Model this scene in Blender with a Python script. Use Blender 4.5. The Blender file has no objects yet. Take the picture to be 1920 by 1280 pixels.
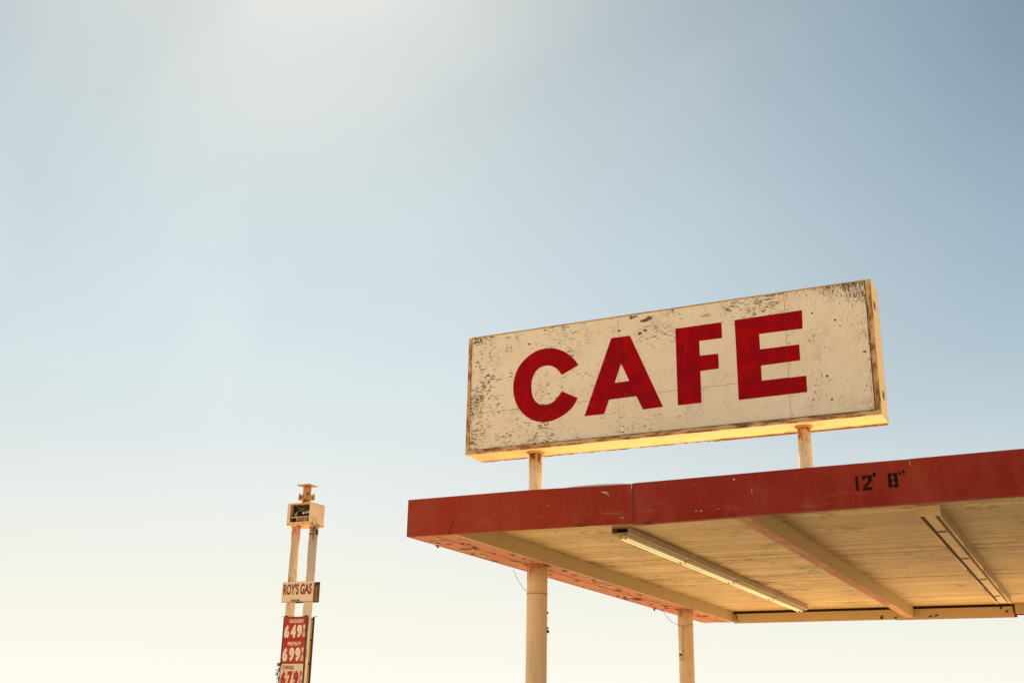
import bpy, bmesh, math, random
from mathutils import Vector, Matrix, noise
from mathutils.geometry import tessellate_polygon

# ------------------------------------------------------------------ camera, sky, sun, exposure
S = bpy.context.scene
COL = S.collection
F_PX, YAW, PITCH, ROLL, EYE = 2159.993, -0.47223, 0.3272, 0.01977, 1.6
_f = Vector((math.sin(YAW)*math.cos(PITCH), math.cos(YAW)*math.cos(PITCH), math.sin(PITCH)))
_r = Vector((math.cos(YAW), -math.sin(YAW), 0))
_u = _r.cross(_f)
R2 = _r*math.cos(ROLL) + _u*math.sin(ROLL)
U2 = -_r*math.sin(ROLL) + _u*math.cos(ROLL)
cd = bpy.data.cameras.new('camera'); cam = bpy.data.objects.new('camera', cd); COL.objects.link(cam)
cd.sensor_width = 36; cd.lens = F_PX*36/1920; cd.clip_start = .05; cd.clip_end = 20000
M3 = Matrix((R2, U2, -_f)).transposed()
cam.matrix_world = Matrix.Translation((0, 0, EYE)) @ M3.to_4x4()
S.camera = cam
S.view_settings.view_transform = 'Standard'; S.view_settings.look = 'None'
S.view_settings.gamma = 1; S.view_settings.exposure = 1.3

SUN_EL, SUN_AZ = math.radians(42), math.radians(-39.5)      # azimuth from +Y towards +X
SUN_DIR = Vector((math.sin(SUN_AZ)*math.cos(SUN_EL), math.cos(SUN_AZ)*math.cos(SUN_EL), math.sin(SUN_EL)))
sl = bpy.data.lights.new('sun', 'SUN'); sl.energy = 5.0; sl.angle = math.radians(.53); sl.color = (1, .90, .76)
so = bpy.data.objects.new('sun', sl); COL.objects.link(so)
so.rotation_euler = SUN_DIR.to_track_quat('Z', 'Y').to_euler(); so.location = (-30, 40, 45)

W = bpy.data.worlds.new('World'); S.world = W; W.use_nodes = True
nt = W.node_tree; N = nt.nodes; L = nt.links; N.clear()
def wn(t, **k):
    n = N.new(t)
    for a, b in k.items(): setattr(n, a, b)
    return n
def ramp_set(r, stops, interp='LINEAR'):
    r.color_ramp.interpolation = interp
    e = r.color_ramp.elements
    while len(e) > 1: e.remove(e[-1])
    e[0].position = stops[0][0]; e[0].color = (*stops[0][1], 1)
    for p, c in stops[1:]:
        q = e.new(p); q.color = (*c, 1)
out = wn('ShaderNodeOutputWorld'); bg = wn('ShaderNodeBackground')
sky = wn('ShaderNodeTexSky'); sky.sky_type = 'NISHITA'; sky.sun_disc = False
sky.sun_elevation = SUN_EL; sky.sun_rotation = SUN_AZ; sky.dust_density = 4; sky.air_density = 1.2
tc = wn('ShaderNodeTexCoord'); sep = wn('ShaderNodeSeparateXYZ'); L.new(tc.outputs['Generated'], sep.inputs[0])
# thick dry haze: pale at the horizon, and forward scattering around the sun
SKY_Z = [(0, (1.10, 1.05, .985)), (.04, (.99, .955, .865)), (.085, (.88, .885, .79)), (.13, (.80, .825, .77)), (.18, (.685, .752, .765)), (.235, (.50, .615, .672)), (.30, (.36, .50, .59)), (.37, (.262, .418, .53)), (.45, (.165, .315, .435)), (.53, (.065, .205, .335)), (.60, (.012, .15, .275)), (.75, (.04, .125, .225)), (1, (.05, .11, .20))]
SKY_G = [(0.0, (0, 0, 0)), (0.2667, (0.06, 0.035, 0.015)), (0.4667, (0.14, 0.09, 0.05)), (0.6333, (0.23, 0.192, 0.145)), (0.7667, (0.285, 0.242, 0.178)), (0.8667, (0.335, 0.28, 0.20)), (0.95, (0.42, 0.352, 0.25)), (1.0, (0.51, 0.435, 0.31))]
r1 = wn('ShaderNodeValToRGB'); ramp_set(r1, SKY_Z, 'B_SPLINE'); L.new(sep.outputs[2], r1.inputs[0])
dt = wn('ShaderNodeVectorMath', operation='DOT_PRODUCT'); dt.inputs[1].default_value = SUN_DIR
L.new(tc.outputs['Generated'], dt.inputs[0])
mr = wn('ShaderNodeMapRange'); mr.inputs[1].default_value = .70; mr.inputs[2].default_value = 1.0
L.new(dt.outputs['Value'], mr.inputs[0])
r2 = wn('ShaderNodeValToRGB'); ramp_set(r2, SKY_G, 'B_SPLINE')
L.new(mr.outputs[0], r2.inputs[0])
# the glow gives way to the bright haze low over the horizon
fz = wn('ShaderNodeMapRange'); fz.inputs[1].default_value = .03; fz.inputs[2].default_value = .28; L.new(sep.outputs[2], fz.inputs[0])
sc = wn('ShaderNodeVectorMath', operation='SCALE'); L.new(r2.outputs[0], sc.inputs[0])
# thin uneven veil of high haze drawn across the glow
mpw = wn('ShaderNodeMapping'); mpw.inputs['Rotation'].default_value = (.3, .5, .9); mpw.inputs['Scale'].default_value = (1.0, 3.2, 1.6); L.new(tc.outputs['Generated'], mpw.inputs[0])
nzw = wn('ShaderNodeTexNoise'); nzw.inputs['Scale'].default_value = 2.6; nzw.inputs['Detail'].default_value = 3; nzw.inputs['Roughness'].default_value = .45; nzw.inputs['Distortion'].default_value = .6; L.new(mpw.outputs[0], nzw.inputs['Vector'])
mrw = wn('ShaderNodeMapRange'); mrw.interpolation_type = 'SMOOTHSTEP'
for i_, v_ in ((1, .32), (2, .70), (3, .94), (4, 1.08)): mrw.inputs[i_].default_value = v_
L.new(nzw.outputs['Fac'], mrw.inputs[0])
mlw = wn('ShaderNodeMath', operation='MULTIPLY'); L.new(mrw.outputs[0], mlw.inputs[0]); L.new(fz.outputs[0], mlw.inputs[1]); L.new(mlw.outputs[0], sc.inputs['Scale'])
ad = wn('ShaderNodeVectorMath', operation='ADD'); L.new(r1.outputs[0], ad.inputs[0]); L.new(sc.outputs[0], ad.inputs[1])
hz = wn('ShaderNodeVectorMath', operation='SCALE'); hz.inputs['Scale'].default_value = 5.0; L.new(ad.outputs[0], hz.inputs[0])
mx = wn('ShaderNodeMix', data_type='RGBA'); mx.inputs[0].default_value = .97
L.new(sky.outputs[0], mx.inputs[6]); L.new(hz.outputs[0], mx.inputs[7])
L.new(mx.outputs[2], bg.inputs[0]); bg.inputs[1].default_value = .0812
L.new(bg.outputs[0], out.inputs[0])

# ------------------------------------------------------------------ helpers
random.seed(7)
def at(px, py, axis, val):
    """a pixel of the 1920x1280 photograph as a point on the plane axis = val (metres)"""
    d = R2*(px-960) + U2*(640-py) + _f*F_PX
    o = Vector((0, 0, EYE)); return o + d*((val-o[axis])/d[axis])
def atY(px, py, y): return at(px, py, 1, y)
def atZ(px, py, z): return at(px, py, 2, z)

def tag(o, label=None, cat=None, group=None, kind=None):
    if label: o['label'] = label
    if cat: o['category'] = cat
    if group: o['group'] = group
    if kind: o['kind'] = kind
    return o
def thing(name, loc, label, cat, group=None):
    o = bpy.data.objects.new(name, None); COL.objects.link(o); o.location = loc; o.empty_display_size = .3
    return tag(o, label, cat, group)

class MB:
    """collects world-space shapes and links them as ONE mesh object"""
    def __init__(s): s.bm = bmesh.new(); s.tone = s.bm.loops.layers.color.new('tone')
    def face(s, vs, mi=0, t=.5, smooth=False):
        f = s.bm.faces.new(vs); f.material_index = mi; f.smooth = smooth
        for l in f.loops: l[s.tone] = (t, t, t, 1)
        return f
    def box(s, x0, x1, y0, y1, z0, z1, mi=0, t=.5, bevel=0):
        v = [s.bm.verts.new((x, y, z)) for z in (z0, z1) for y in (y0, y1) for x in (x0, x1)]
        fs = [s.face([v[i] for i in q], mi, t) for q in ((0, 2, 3, 1), (4, 5, 7, 6), (0, 1, 5, 4), (2, 6, 7, 3), (0, 4, 6, 2), (1, 3, 7, 5))]
        if bevel:
            es = {e for f in fs for e in f.edges}
            bmesh.ops.bevel(s.bm, geom=list(es), offset=bevel, segments=1, affect='EDGES', profile=.5)
        return s
    def tube(s, pts, r, n=24, mi=0, caps=True, smooth=True, jit=0):
        pts = [Vector(p) for p in pts]; rs = r if isinstance(r, (list, tuple)) else [r]*len(pts)
        rings = []
        for i, p in enumerate(pts):
            d = (pts[min(i+1, len(pts)-1)] - pts[max(i-1, 0)]).normalized()
            a = Vector((0, 0, 1)) if abs(d.z) < .9 else Vector((1, 0, 0))
            u = d.cross(a).normalized(); w = d.cross(u)
            rings.append([s.bm.verts.new(p + (u*math.cos(2*math.pi*k/n) + w*math.sin(2*math.pi*k/n))*rs[i]*(1+random.uniform(-jit, jit))) for k in range(n)])
        for A, B in zip(rings, rings[1:]):
            for k in range(n): s.face([A[k], A[(k+1) % n], B[(k+1) % n], B[k]], mi, .5, smooth)
        if caps:
            s.face(rings[0][::-1], mi); s.face(rings[-1], mi)
        return s
    def prism(s, loops, vec, mi=0):
        """outline (first loop) with holes (others), given as 3-D points, pulled along vec"""
        vec = Vector(vec); flat = [Vector(p) for lp in loops for p in lp]
        tris = tessellate_polygon([[Vector(p) for p in lp] for lp in loops])
        a = [s.bm.verts.new(p) for p in flat]; b = [s.bm.verts.new(p+vec) for p in flat]
        for t in tris:
            try: s.face([a[i] for i in t], mi); s.face([b[i] for i in reversed(t)], mi)
            except ValueError: pass
        k = 0
        for lp in loops:
            n = len(lp)
            for i in range(n):
                try: s.face([a[k+i], a[k+(i+1) % n], b[k+(i+1) % n], b[k+i]], mi)
                except ValueError: pass
            k += n
        return s
    def flake(s, c, u, v, size, nrm, mi=0, drop=.3):
        """one irregular curled paint flake"""
        c = Vector(c); n = random.randint(5, 8); u = Vector(u); v = Vector(v); nrm = Vector(nrm)
        ph = random.random()*6.28; ring = []
        for k in range(n):
            a = ph + 2*math.pi*k/n; rr = size*random.uniform(.45, 1.15)
            ring.append(s.bm.verts.new(c + u*math.cos(a)*rr*1.9 + v*math.sin(a)*rr + nrm*random.uniform(0, size*drop)))
        s.face(ring, mi, random.uniform(.2, .8)); return s
    def build(s, name, mats, parent=None, label=None, fix=True):
        if fix: bmesh.ops.recalc_face_normals(s.bm, faces=s.bm.faces)
        me = bpy.data.meshes.new(name)
        o = bpy.data.objects.new(name, me); COL.objects.link(o)
        if parent is not None:
            w = world_loc(parent); bmesh.ops.translate(s.bm, vec=-w, verts=s.bm.verts); o.parent = parent
        s.bm.to_mesh(me); s.bm.free()
        for m in (mats if isinstance(mats, (list, tuple)) else [mats]): me.materials.append(m)
        if label: o['label'] = label
        return o
def world_loc(o):
    v = Vector(o.location)
    while o.parent: o = o.parent; v += Vector(o.location)
    return v

def text_loops(txt):
    """outline of a piece of lettering as a flat mesh in a unit box"""
    cu = bpy.data.curves.new('t', 'FONT'); cu.body = txt; cu.size = 1; cu.resolution_u = 6
    return cu
def text_part(name, txt, x0, x1, z0, z1, y, mat, parent, bold=.02, slant=0, spacing=1.0, curve_hook=None, thick=.004):
    cu = text_loops(txt); cu.offset = bold; cu.space_character = spacing; cu.extrude = .5
    ob = bpy.data.objects.new('t', cu); COL.objects.link(ob)
    dg = bpy.context.evaluated_depsgraph_get(); me = bpy.data.meshes.new_from_object(ob.evaluated_get(dg))
    bpy.data.objects.remove(ob); bpy.data.curves.remove(cu)
    xs = [v.co.x for v in me.vertices]; ys = [v.co.y for v in me.vertices]
    ax, bx, ay, by = min(xs), max(xs), min(ys), max(ys)
    w = world_loc(parent)
    for v in me.vertices:
        u = (v.co.x-ax)/(bx-ax); q = (v.co.y-ay)/(by-ay); d = v.co.z
        v.co = Vector((x0+(x1-x0)*u + slant*q, y - thick*(d+.5), z0+(z1-z0)*q)) - w
    me.materials.clear(); me.materials.append(mat); me.name = name
    o = bpy.data.objects.new(name, me); COL.objects.link(o); o.parent = parent
    return o

# ------------------------------------------------------------------ materials
class Mat:
    def __init__(s, name, rough=.6, spec=.35):
        s.m = bpy.data.materials.new(name); s.m.use_nodes = True; s.nt = s.m.node_tree
        s.p = s.nt.nodes['Principled BSDF']; s.p.inputs['Roughness'].default_value = rough
        s.p.inputs['Specular IOR Level'].default_value = spec
        s.tc = s.nt.nodes.new('ShaderNodeTexCoord'); s.geo = s.nt.nodes.new('ShaderNodeNewGeometry'); s.col = None
    def n(s, t, **k):
        q = s.nt.nodes.new(t)
        for a, b in k.items(): setattr(q, a, b)
        return q
    def lk(s, a, b): s.nt.links.new(a, b)
    def noise(s, scale, detail=6, rough=.6, vec=(1, 1, 1), off=(0, 0, 0), dist=0):
        mp = s.n('ShaderNodeMapping'); mp.inputs['Scale'].default_value = vec; mp.inputs['Location'].default_value = off
        s.lk(s.geo.outputs['Position'], mp.inputs[0])
        q = s.n('ShaderNodeTexNoise'); q.inputs['Scale'].default_value = scale; q.inputs['Detail'].default_value = detail
        q.inputs['Roughness'].default_value = rough; q.inputs['Distortion'].default_value = dist
        s.lk(mp.outputs[0], q.inputs['Vector']); return q.outputs['Fac']
    def rng(s, x, a, b, c=0, d=1, smooth=False):
        q = s.n('ShaderNodeMapRange')
        if smooth: q.interpolation_type = 'SMOOTHSTEP'
        for i, v in enumerate((a, b, c, d)): q.inputs[i+1].default_value = v
        s.lk(x, q.inputs[0]); return q.outputs[0]
    def math(s, op, a, b=None, clamp=False):
        q = s.n('ShaderNodeMath', operation=op, use_clamp=clamp)
        for i, v in enumerate((a, b)):
            if v is None: continue
            if isinstance(v, (int, float)): q.inputs[i].default_value = v
            else: s.lk(v, q.inputs[i])
        return q.outputs[0]
    def pos(s, i):
        q = s.n('ShaderNodeSeparateXYZ'); s.lk(s.geo.outputs['Position'], q.inputs[0]); return q.outputs[i]
    def band(s, i, v, w):     # 1 inside |x-v|<w, soft edge
        d = s.math('ABSOLUTE', s.math('SUBTRACT', s.pos(i), v)); return s.rng(d, w*.6, w, 1, 0)
    def base(s, c):
        q = s.n('ShaderNodeRGB'); q.outputs[0].default_value = (*c, 1); s.col = q.outputs[0]; return s
    def over(s, fac, c, k=1.0):
        q = s.n('ShaderNodeMix', data_type='RGBA')
        if k != 1.0: fac = s.math('MULTIPLY', fac, k)
        s.lk(fac, q.inputs[0]); s.lk(s.col, q.inputs[6])
        if isinstance(c, tuple): q.inputs[7].default_value = (*c, 1)
        else: s.lk(c, q.inputs[7])
        s.col = q.outputs[2]; return s
    def bump(s, h, strength=.3, dist=.01):
        q = s.n('ShaderNodeBump'); q.inputs['Strength'].default_value = strength; q.inputs['Distance'].default_value = dist
        s.lk(h, q.inputs['Height']); s.lk(q.outputs[0], s.p.inputs['Normal']); return s
    def done(s):
        s.lk(s.col, s.p.inputs['Base Color']); return s.m

CREAM = (.84, .70, .50); TAN = (.70, .53, .31)
def chips(m, scale, vec, patch_scale, lo, hi, off=(0, 0, 0), extra=None, patch=(.35, .7), hard=.03, dist=.4):
    """mask of flaked-off spots: fine noise cut by a threshold that wanders with a broad noise"""
    fine = m.noise(scale, 7, .66, vec, off, dist); broad = m.noise(patch_scale, 5, .62, (1, 1, 1), (off[0]+5, off[1]+3, off[2]+1), .5)
    th = m.rng(broad, patch[0], patch[1], hi, lo)
    if extra is not None: th = m.math('SUBTRACT', th, extra)
    return m.rng(m.math('SUBTRACT', fine, th), 0, hard)

def sign_face_mat(name, vertical):
    m = Mat(name, .62, .3).base((.87, .76, .59))
    m.over(m.rng(m.noise(1.1, 4, .6), .35, .7), (.80, .63, .43), .5)
    gv = (9, 9, 1) if vertical else (1.0, 1, 10)
    grain = m.noise(14, 5, .65, gv, dist=.3)
    m.over(m.rng(grain, .50, .68), (.60, .46, .31), .55)
    m.over(m.rng(m.noise(2.6, 6, .7, (1, 1, .6), (8, 0, 3)), .54, .70), (.58, .47, .35), .45)
    if not vertical:
        left = m.rng(m.pos(0), -8.3, -6.6, .055, -.01)                 # the weathered end of the board
        top = m.rng(m.pos(2), 6.95, 7.35, 0, .03)
        low = m.math('MULTIPLY', m.rng(m.pos(2), 6.15, 5.55, 0, .025), m.rng(m.pos(0), -4.4, -5.6, 0, 1))
        calm = m.math('MULTIPLY', m.rng(m.math('ABSOLUTE', m.math('SUBTRACT', m.pos(0), -4.4)), 1.0, 1.7, 1, 0), m.rng(m.pos(2), 6.85, 7.0, .075, 0))
        ex = m.math('SUBTRACT', m.math('ADD', m.math('ADD', left, top), low), calm)
        c0 = chips(m, 3.4, (1, 1, 3.4), 1.3, .585, .74, (11, 0, 4), extra=ex, patch=(.44, .60), hard=.02)
        c1 = chips(m, 11, (1.3, 1, 4.6), 1.5, .53, .69, extra=ex, patch=(.42, .62), hard=.02)
        c2 = chips(m, 26, (1.2, 1, 3.6), 2.6, .56, .70, (3, 0, 1), extra=ex, patch=(.42, .62), hard=.03)
        c1 = m.math('MAXIMUM', c1, m.math('MULTIPLY', c0, m.rng(m.noise(30, 4, .7, (1, 1, 3)), .44, .52)))
    else:
        ex = m.math('ADD', m.rng(m.pos(2), 7.0, 7.35, 0, .08), m.rng(m.pos(0), -2.7, -2.3, 0, .07))
        c1 = chips(m, 10, (6, 1, 1.4), 1.4, .54, .69, extra=ex, patch=(.42, .62), hard=.06)
        c2 = chips(m, 30, (3.5, 1, 1.2), 2.0, .56, .70, (3, 0, 1), extra=ex, patch=(.42, .62), hard=.06)
    m.over(c2, (.22, .14, .08), .8); m.over(c1, (.105, .068, .038), .92)
    dirt = m.math('MULTIPLY', m.rng(m.noise(5, 5, .7, (1, 1, .4)), .5, .72), m.rng(m.pos(2), 6.0, 5.5, 0, 1))
    m.over(dirt, (.52, .40, .27), .35)
    m.bump(m.math('SUBTRACT', grain, c1), .35, .006); return m.done()

M_face = sign_face_mat('weathered_cream_plywood', False)
M_face_v = sign_face_mat('weathered_cream_plywood_upright_grain', True)

def letter_mat():
    m = Mat('crimson_sign_paint', .7, .08).base((.285, .001, .006))
    m.over(m.rng(m.noise(4.5, 3, .6, (1, 1, 1), dist=.6), .42, .66, smooth=True), (.43, .0015, .003), .75)
    m.over(m.rng(m.noise(7, 4, .6, (.8, 1, 1.4), (4, 0, 2)), .55, .75), (.24, .004, .008), .6)
    low = m.math('MULTIPLY', m.rng(m.pos(2), 6.3, 5.7, 0, .05), m.rng(m.pos(0), -5.9, -6.8, 0, 1))
    ch = chips(m, 12, (1.3, 1, 6), 1.5, .60, .72, (1, 0, 6), extra=low, hard=.03)
    m.over(ch, (.34, .14, .09), .6)
    m.over(m.band(2, 6.136, .007), (.16, .01, .01), .8)
    m.over(m.math('MAXIMUM', m.band(0, -5.788, .006), m.band(0, -3.371, .006)), (.17, .02, .015), .8)
    m.bump(m.noise(16, 5, .6, (1, 1, 8)), .12, .004); return m.done()
M_letter = letter_mat()

def rusty(name, base, amt=.6, scale=5, vec=(1, 1, 1), rust=(.36, .13, .03), dark=(.10, .045, .02), rough=.6, edges=(), off=(0, 0, 0), fine=.0):
    m = Mat(name, rough, .35).base(base)
    m.over(m.rng(m.noise(2.2, 4, .6, vec), .4, .7), tuple(c*.86 for c in base), .6)
    ex = None
    for (ax, v, w, k) in edges:
        b = m.rng(m.math('ABSOLUTE', m.math('SUBTRACT', m.pos(ax), v)), 0, w, k, 0)
        ex = b if ex is None else m.math('ADD', ex, b)
    n1 = m.noise(scale, 7, .68, vec, off); v = n1 if ex is None else m.math('ADD', n1, ex)
    t = .80 - .35*amt
    m.over(m.rng(v, t-.10, t), (.62, .32, .10), .7)
    m.over(m.rng(v, t-.01, t+.04), rust); m.over(m.rng(v, t+.06, t+.10), dark, .85)
    if fine:
        m.over(chips(m, 40, vec, 3, .60-fine*.1, .72, (2, 2, 2)), (.16, .09, .05), .8)
    m.bump(v, .25, .006); return m.done()

SX0, SX1, SZ0, SZ1, SY, SD = -8.248, -2.221, 5.510, 7.352, 14.689, .508
M_frame = rusty('rusted_angle_iron_trim', (.62, .43, .22), .86, 5, (4, 1, .9), rust=(.36, .16, .05), dark=(.16, .07, .03))
M_frame_low = rusty('rusted_bottom_trim', (.62, .44, .25), .88, 6, (.6, 1, 2.2), rust=(.34, .15, .05), dark=(.14, .06, .03))
M_shell = rusty('cream_painted_sheet_metal', (.76, .53, .235), .36, 5, (.7, 1.3, 1), rust=(.45, .17, .04), edges=((1, SY+SD, .10, .16), (1, SY, .07, .10)), dark=(.2, .08, .03))
M_post = rusty('cream_painted_post', (.74, .57, .37), .42, 9, (1.5, 1.5, .55), edges=((2, 5.5, .35, .20),), fine=1.0, rust=(.40, .18, .06))

def red_fascia():
    m = Mat('faded_red_fascia_paint', .6, .12).base((.25, .0175, .0085))
    m.over(m.rng(m.noise(.9, 4, .6, (1, 1, 1.5)), .38, .68, smooth=True), (.31, .032, .013), .8)
    m.over(m.rng(m.pos(0), -3.9, -6.5), (.36, .042, .014), .75)
    m.over(m.rng(m.noise(3, 6, .7, (1, 1, .35), (9, 0, 0)), .47, .68), (.34, .065, .04), .5)
    scuff = m.math('MULTIPLY', m.rng(m.noise(5, 7, .75, (.55, 1, 3), (2, 0, 4)), .56, .70), m.rng(m.math('ABSOLUTE', m.math('SUBTRACT', m.pos(2), 3.97)), .03, .12, 1, 0))
    m.over(scuff, (.42, .13, .085), .65)
    m.over(chips(m, 24, (1, 1, 1), 2.2, .735, .79, (7, 0, 7), hard=.02), (.55, .32, .22), .8)
    m.over(chips(m, 9, (5, 1, .8), 2.0, .70, .78, (1, 0, 9), hard=.05), (.15, .012, .01), .6)
    m.bump(m.noise(3.2, 4, .6), .10, .02); return m.done()
M_red = red_fascia()

def salmon(name, base=(.53, .205, .10), tan=.0):
    m = Mat(name, .7, .25).base(base)
    m.over(m.rng(m.noise(2.2, 5, .65, (1, .5, 1)), .4, .7), tuple(c*k for c, k in zip(base, (.85, .68, .66))), .75)
    m.over(m.rng(m.noise(18, 5, .7, (1, .25, 1)), .55, .75), (.40, .12, .07), .5)
    if tan: m.over(m.rng(m.noise(1.1, 5, .65, (1.5, .6, 1), (2, 4, 0)), .48, .62), (.66, .42, .22), tan)
    m.over(chips(m, 13, (1.8, .6, 1), 1.4, .545, .63, (2, 2, 0), hard=.04), (.08, .03, .02), .9)
    m.bump(m.noise(20, 5, .7, (1, .2, 1)), .4, .008); return m.done()
M_salmon = salmon('sun_bleached_red_board')
M_salmon_beam = salmon('sun_bleached_red_beam_underside', (.50, .22, .12), .85)

def tan_paint(name, base=TAN, streak=True, axis_vec=(1, .25, 1), chip=.70):
    m = Mat(name, .6, .3).base(base)
    m.over(m.rng(m.noise(1.3, 5, .6), .38, .7), tuple(c*.88 for c in base), .7)
    if streak: m.over(m.rng(m.noise(6, 4, .6, (1, 1.6, .25)), .55, .75), tuple(c*.66 for c in base), .45)
    m.over(chips(m, 16, axis_vec, 1.6, chip, chip+.08, (5, 1, 2), hard=.04), (.20, .13, .075), .7)
    m.bump(m.noise(9, 5, .6, axis_vec), .15, .006); return m.done()
M_tan = tan_paint('tan_painted_timber', (.50, .375, .19))
M_header = tan_paint('tan_painted_header_board', (.58, .42, .20), True, (.4, 1, 1), .71)
def column_mat():
    m = Mat('cream_painted_steel_column', .55, .3).base((.74, .56, .34))
    m.over(m.rng(m.noise(1.3, 5, .6), .38, .7), (.66, .49, .29), .8)
    m.over(m.rng(m.noise(5, 5, .65, (1.6, 1.6, .22)), .52, .70), (.55, .39, .22), .55)
    m.over(m.rng(m.noise(14, 5, .65, (1.5, 1.5, .5), (3, 0, 1)), .56, .68), (.60, .42, .26), .6)
    top = m.rng(m.pos(2), 3.62, 3.86, -.10, .07)
    v = m.math('ADD', m.noise(12, 6, .7, (2, 2, .5), (1, 7, 3)), top)
    m.over(m.rng(v, .56, .62), (.42, .19, .06), .9)
    m.over(chips(m, 11, (2, 2, .45), 1.8, .60, .74, (5, 1, 2), patch=(.42, .62), hard=.04), (.33, .22, .12), .75)
    m.bump(m.noise(7, 5, .6, (1, 1, .4)), .15, .006); return m.done()
M_col = column_mat()

def soffit_mat():
    m = Mat('cream_painted_soffit_planks', .6, .3)
    at_ = m.n('ShaderNodeVertexColor'); at_.layer_name = 'tone'
    m.base((.58, .42, .185))
    sp = m.n('ShaderNodeSeparateColor'); m.lk(at_.outputs[0], sp.inputs[0])
    m.over(sp.outputs[0], (.78, .58, .285))
    m.over(m.rng(m.noise(1.0, 4, .6), .4, .7), (.50, .355, .155), .6)
    gr = m.noise(9, 5, .65, (.5, 7, 1))
    m.over(m.rng(gr, .52, .70), (.42, .29, .13), .38)
    mid = m.math('MULTIPLY', m.rng(m.math('ABSOLUTE', m.math('SUBTRACT', m.pos(1), 18.2)), 1.2, 4.2, .03, 0), m.rng(m.pos(0), -2.6, -3.4, .3, 1))
    c = chips(m, 8, (.9, 3.6, 1), 1.1, .515, .67, (1, 3, 0), extra=mid, patch=(.42, .62), hard=.04)
    m.over(m.rng(m.noise(1.8, 6, .7, (.6, 1.4, 1), (3, 9, 0)), .54, .72), (.42, .30, .13), .30)
    m.over(c, (.20, .125, .06), .85)
    m.over(chips(m, 22, (.7, 3, 1), 1.9, .55, .68, (8, 3, 0), extra=mid, patch=(.42, .62), hard=.04), (.26, .18, .10), .6)
    m.bump(gr, .2, .005); return m.done()
M_soffit = soffit_mat()

def plain(name, c, rough=.6, var=.2, scale=6, spec=.35, metal=0):
    m = Mat(name, rough, spec).base(c); m.p.inputs['Metallic'].default_value = metal
    m.over(m.rng(m.noise(scale, 5, .65), .35, .7), tuple(x*(1-var) for x in c), 1)
    m.bump(m.noise(scale*4, 4, .6), .1, .004); return m.done()
M_void = plain('near_black_gap_shade', (.055, .036, .02), .9)  # near-black puts the shade of gaps and openings into the colour
M_house = plain('fixture_housing_grey_tan', (.46, .36, .26), .5, .25, 9)
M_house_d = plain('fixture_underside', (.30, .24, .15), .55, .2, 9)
M_house_tan = tan_paint('fixture_tan_paint', (.76, .57, .33), True, (1, .4, 1), .68)
M_dark = plain('dark_socket_plastic', (.03, .025, .02), .6)
M_roof = plain('golden_bounce_roof_membrane', (.82, .66, .40), .7, .08, 2)  # golden tint put into the roof to warm its bounce under the sign
M_pale = plain('bare_pale_wood_chip', (.62, .50, .34), .7, .4, 20)
M_chipdark = plain('weathered_wood_chip', (.075, .05, .028), .8, .4, 30)
M_bare = plain('bare_brown_plywood', (.20, .12, .055), .8, .4, 30)
M_stencil = Mat('black_stencil_paint', .8, .05).base((.012, .009, .008))
M_stencil.over(M_stencil.rng(M_stencil.noise(22, 6, .7), .68, .76), (.09, .015, .01), .7); M_stencil = M_stencil.done()
tb = Mat('fluorescent_tube_glass', .25, .5).base((.92, .88, .62)); M_tube = tb.done()
tb.p.inputs['Emission Color'].default_value = (1, .80, .34, 1); tb.p.inputs['Emission Strength'].default_value = .26
M_white = plain('white_ceramic', (.85, .80, .68), .35, .05)
M_wire = plain('thin_grey_wire', (.10, .085, .07), .6)

# price sign materials
M_gpost = rusty('cream_pipe_with_rust', (.88, .65, .41), .46, 3.2, (1.6, 1.6, .5), edges=((2, 9.3, .45, .12),), off=(3, 1, 2), rust=(.42, .17, .05))
M_gbox = rusty('cream_cabinet_sheet_metal', (.82, .58, .34), .52, 3.2, (1, 1, .6), edges=((2, 9.52, .1, .12),), off=(7, 1, 2), rust=(.36, .13, .04))
M_rust = rusty('orange_rusted_iron', (.52, .25, .085), .80, 5, rust=(.40, .15, .035), dark=(.16, .06, .02))
M_gpanel = plain('cream_sign_panel', (.80, .60, .40), .55, .08, 3)
M_gback = plain('bare_brown_panel_back', (.36, .19, .08), .75, .35, 4)
M_gred = plain('red_price_panel', (.50, .035, .014), .5, .35, 3)
M_gcream = plain('cream_price_panel', (.80, .62, .42), .5, .1, 3)
M_gframe = plain('dark_brown_steel_frame', (.07, .042, .02), .6, .3)
M_gtext = plain('maroon_lettering', (.26, .035, .02), .6, .2, 12)
M_gwhite = plain('cream_white_numeral', (.90, .72, .52), .5, .12, 9)
M_gdigit = plain('red_numeral', (.46, .02, .014), .5, .2, 9)
M_rustspot = plain('deep_rust_spot', (.10, .028, .008), .8, .4, 12)
M_inner = plain('tan_panel_back', (.78, .60, .40), .7, .2, 4)
M_leaf = plain('dry_vine_leaf', (.09, .08, .035), .8, .4, 14)

# ------------------------------------------------------------------ ground
def ground_mat():
    m = Mat('pale_desert_ground', .95, .1).base((.60, .435, .25))
    m.over(m.rng(m.noise(.05, 6, .6), .4, .65), (.48, .34, .20), .8)
    m.over(m.rng(m.noise(1.5, 6, .7), .5, .7), (.62, .47, .30), .6)
    m.bump(m.noise(3, 8, .7), .4, .03); return m.done()
def sheet(name, x0, x1, y0, y1, z, mat, n=1):
    b = MB()
    for i in range(n):
        for j in range(n):
            xa, xb = x0+(x1-x0)*i/n, x0+(x1-x0)*(i+1)/n; ya, yb = y0+(y1-y0)*j/n, y0+(y1-y0)*(j+1)/n
            b.face([b.bm.verts.new(p) for p in ((xa, ya, z), (xb, ya, z), (xb, yb, z), (xa, yb, z))])
    bmesh.ops.remove_doubles(b.bm, verts=b.bm.verts, dist=.001)
    return tag(b.build(name, mat, fix=False), kind='structure')
sheet('ground', -4000, 4000, -4000, 4000, 0, ground_mat(), 8)
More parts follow.
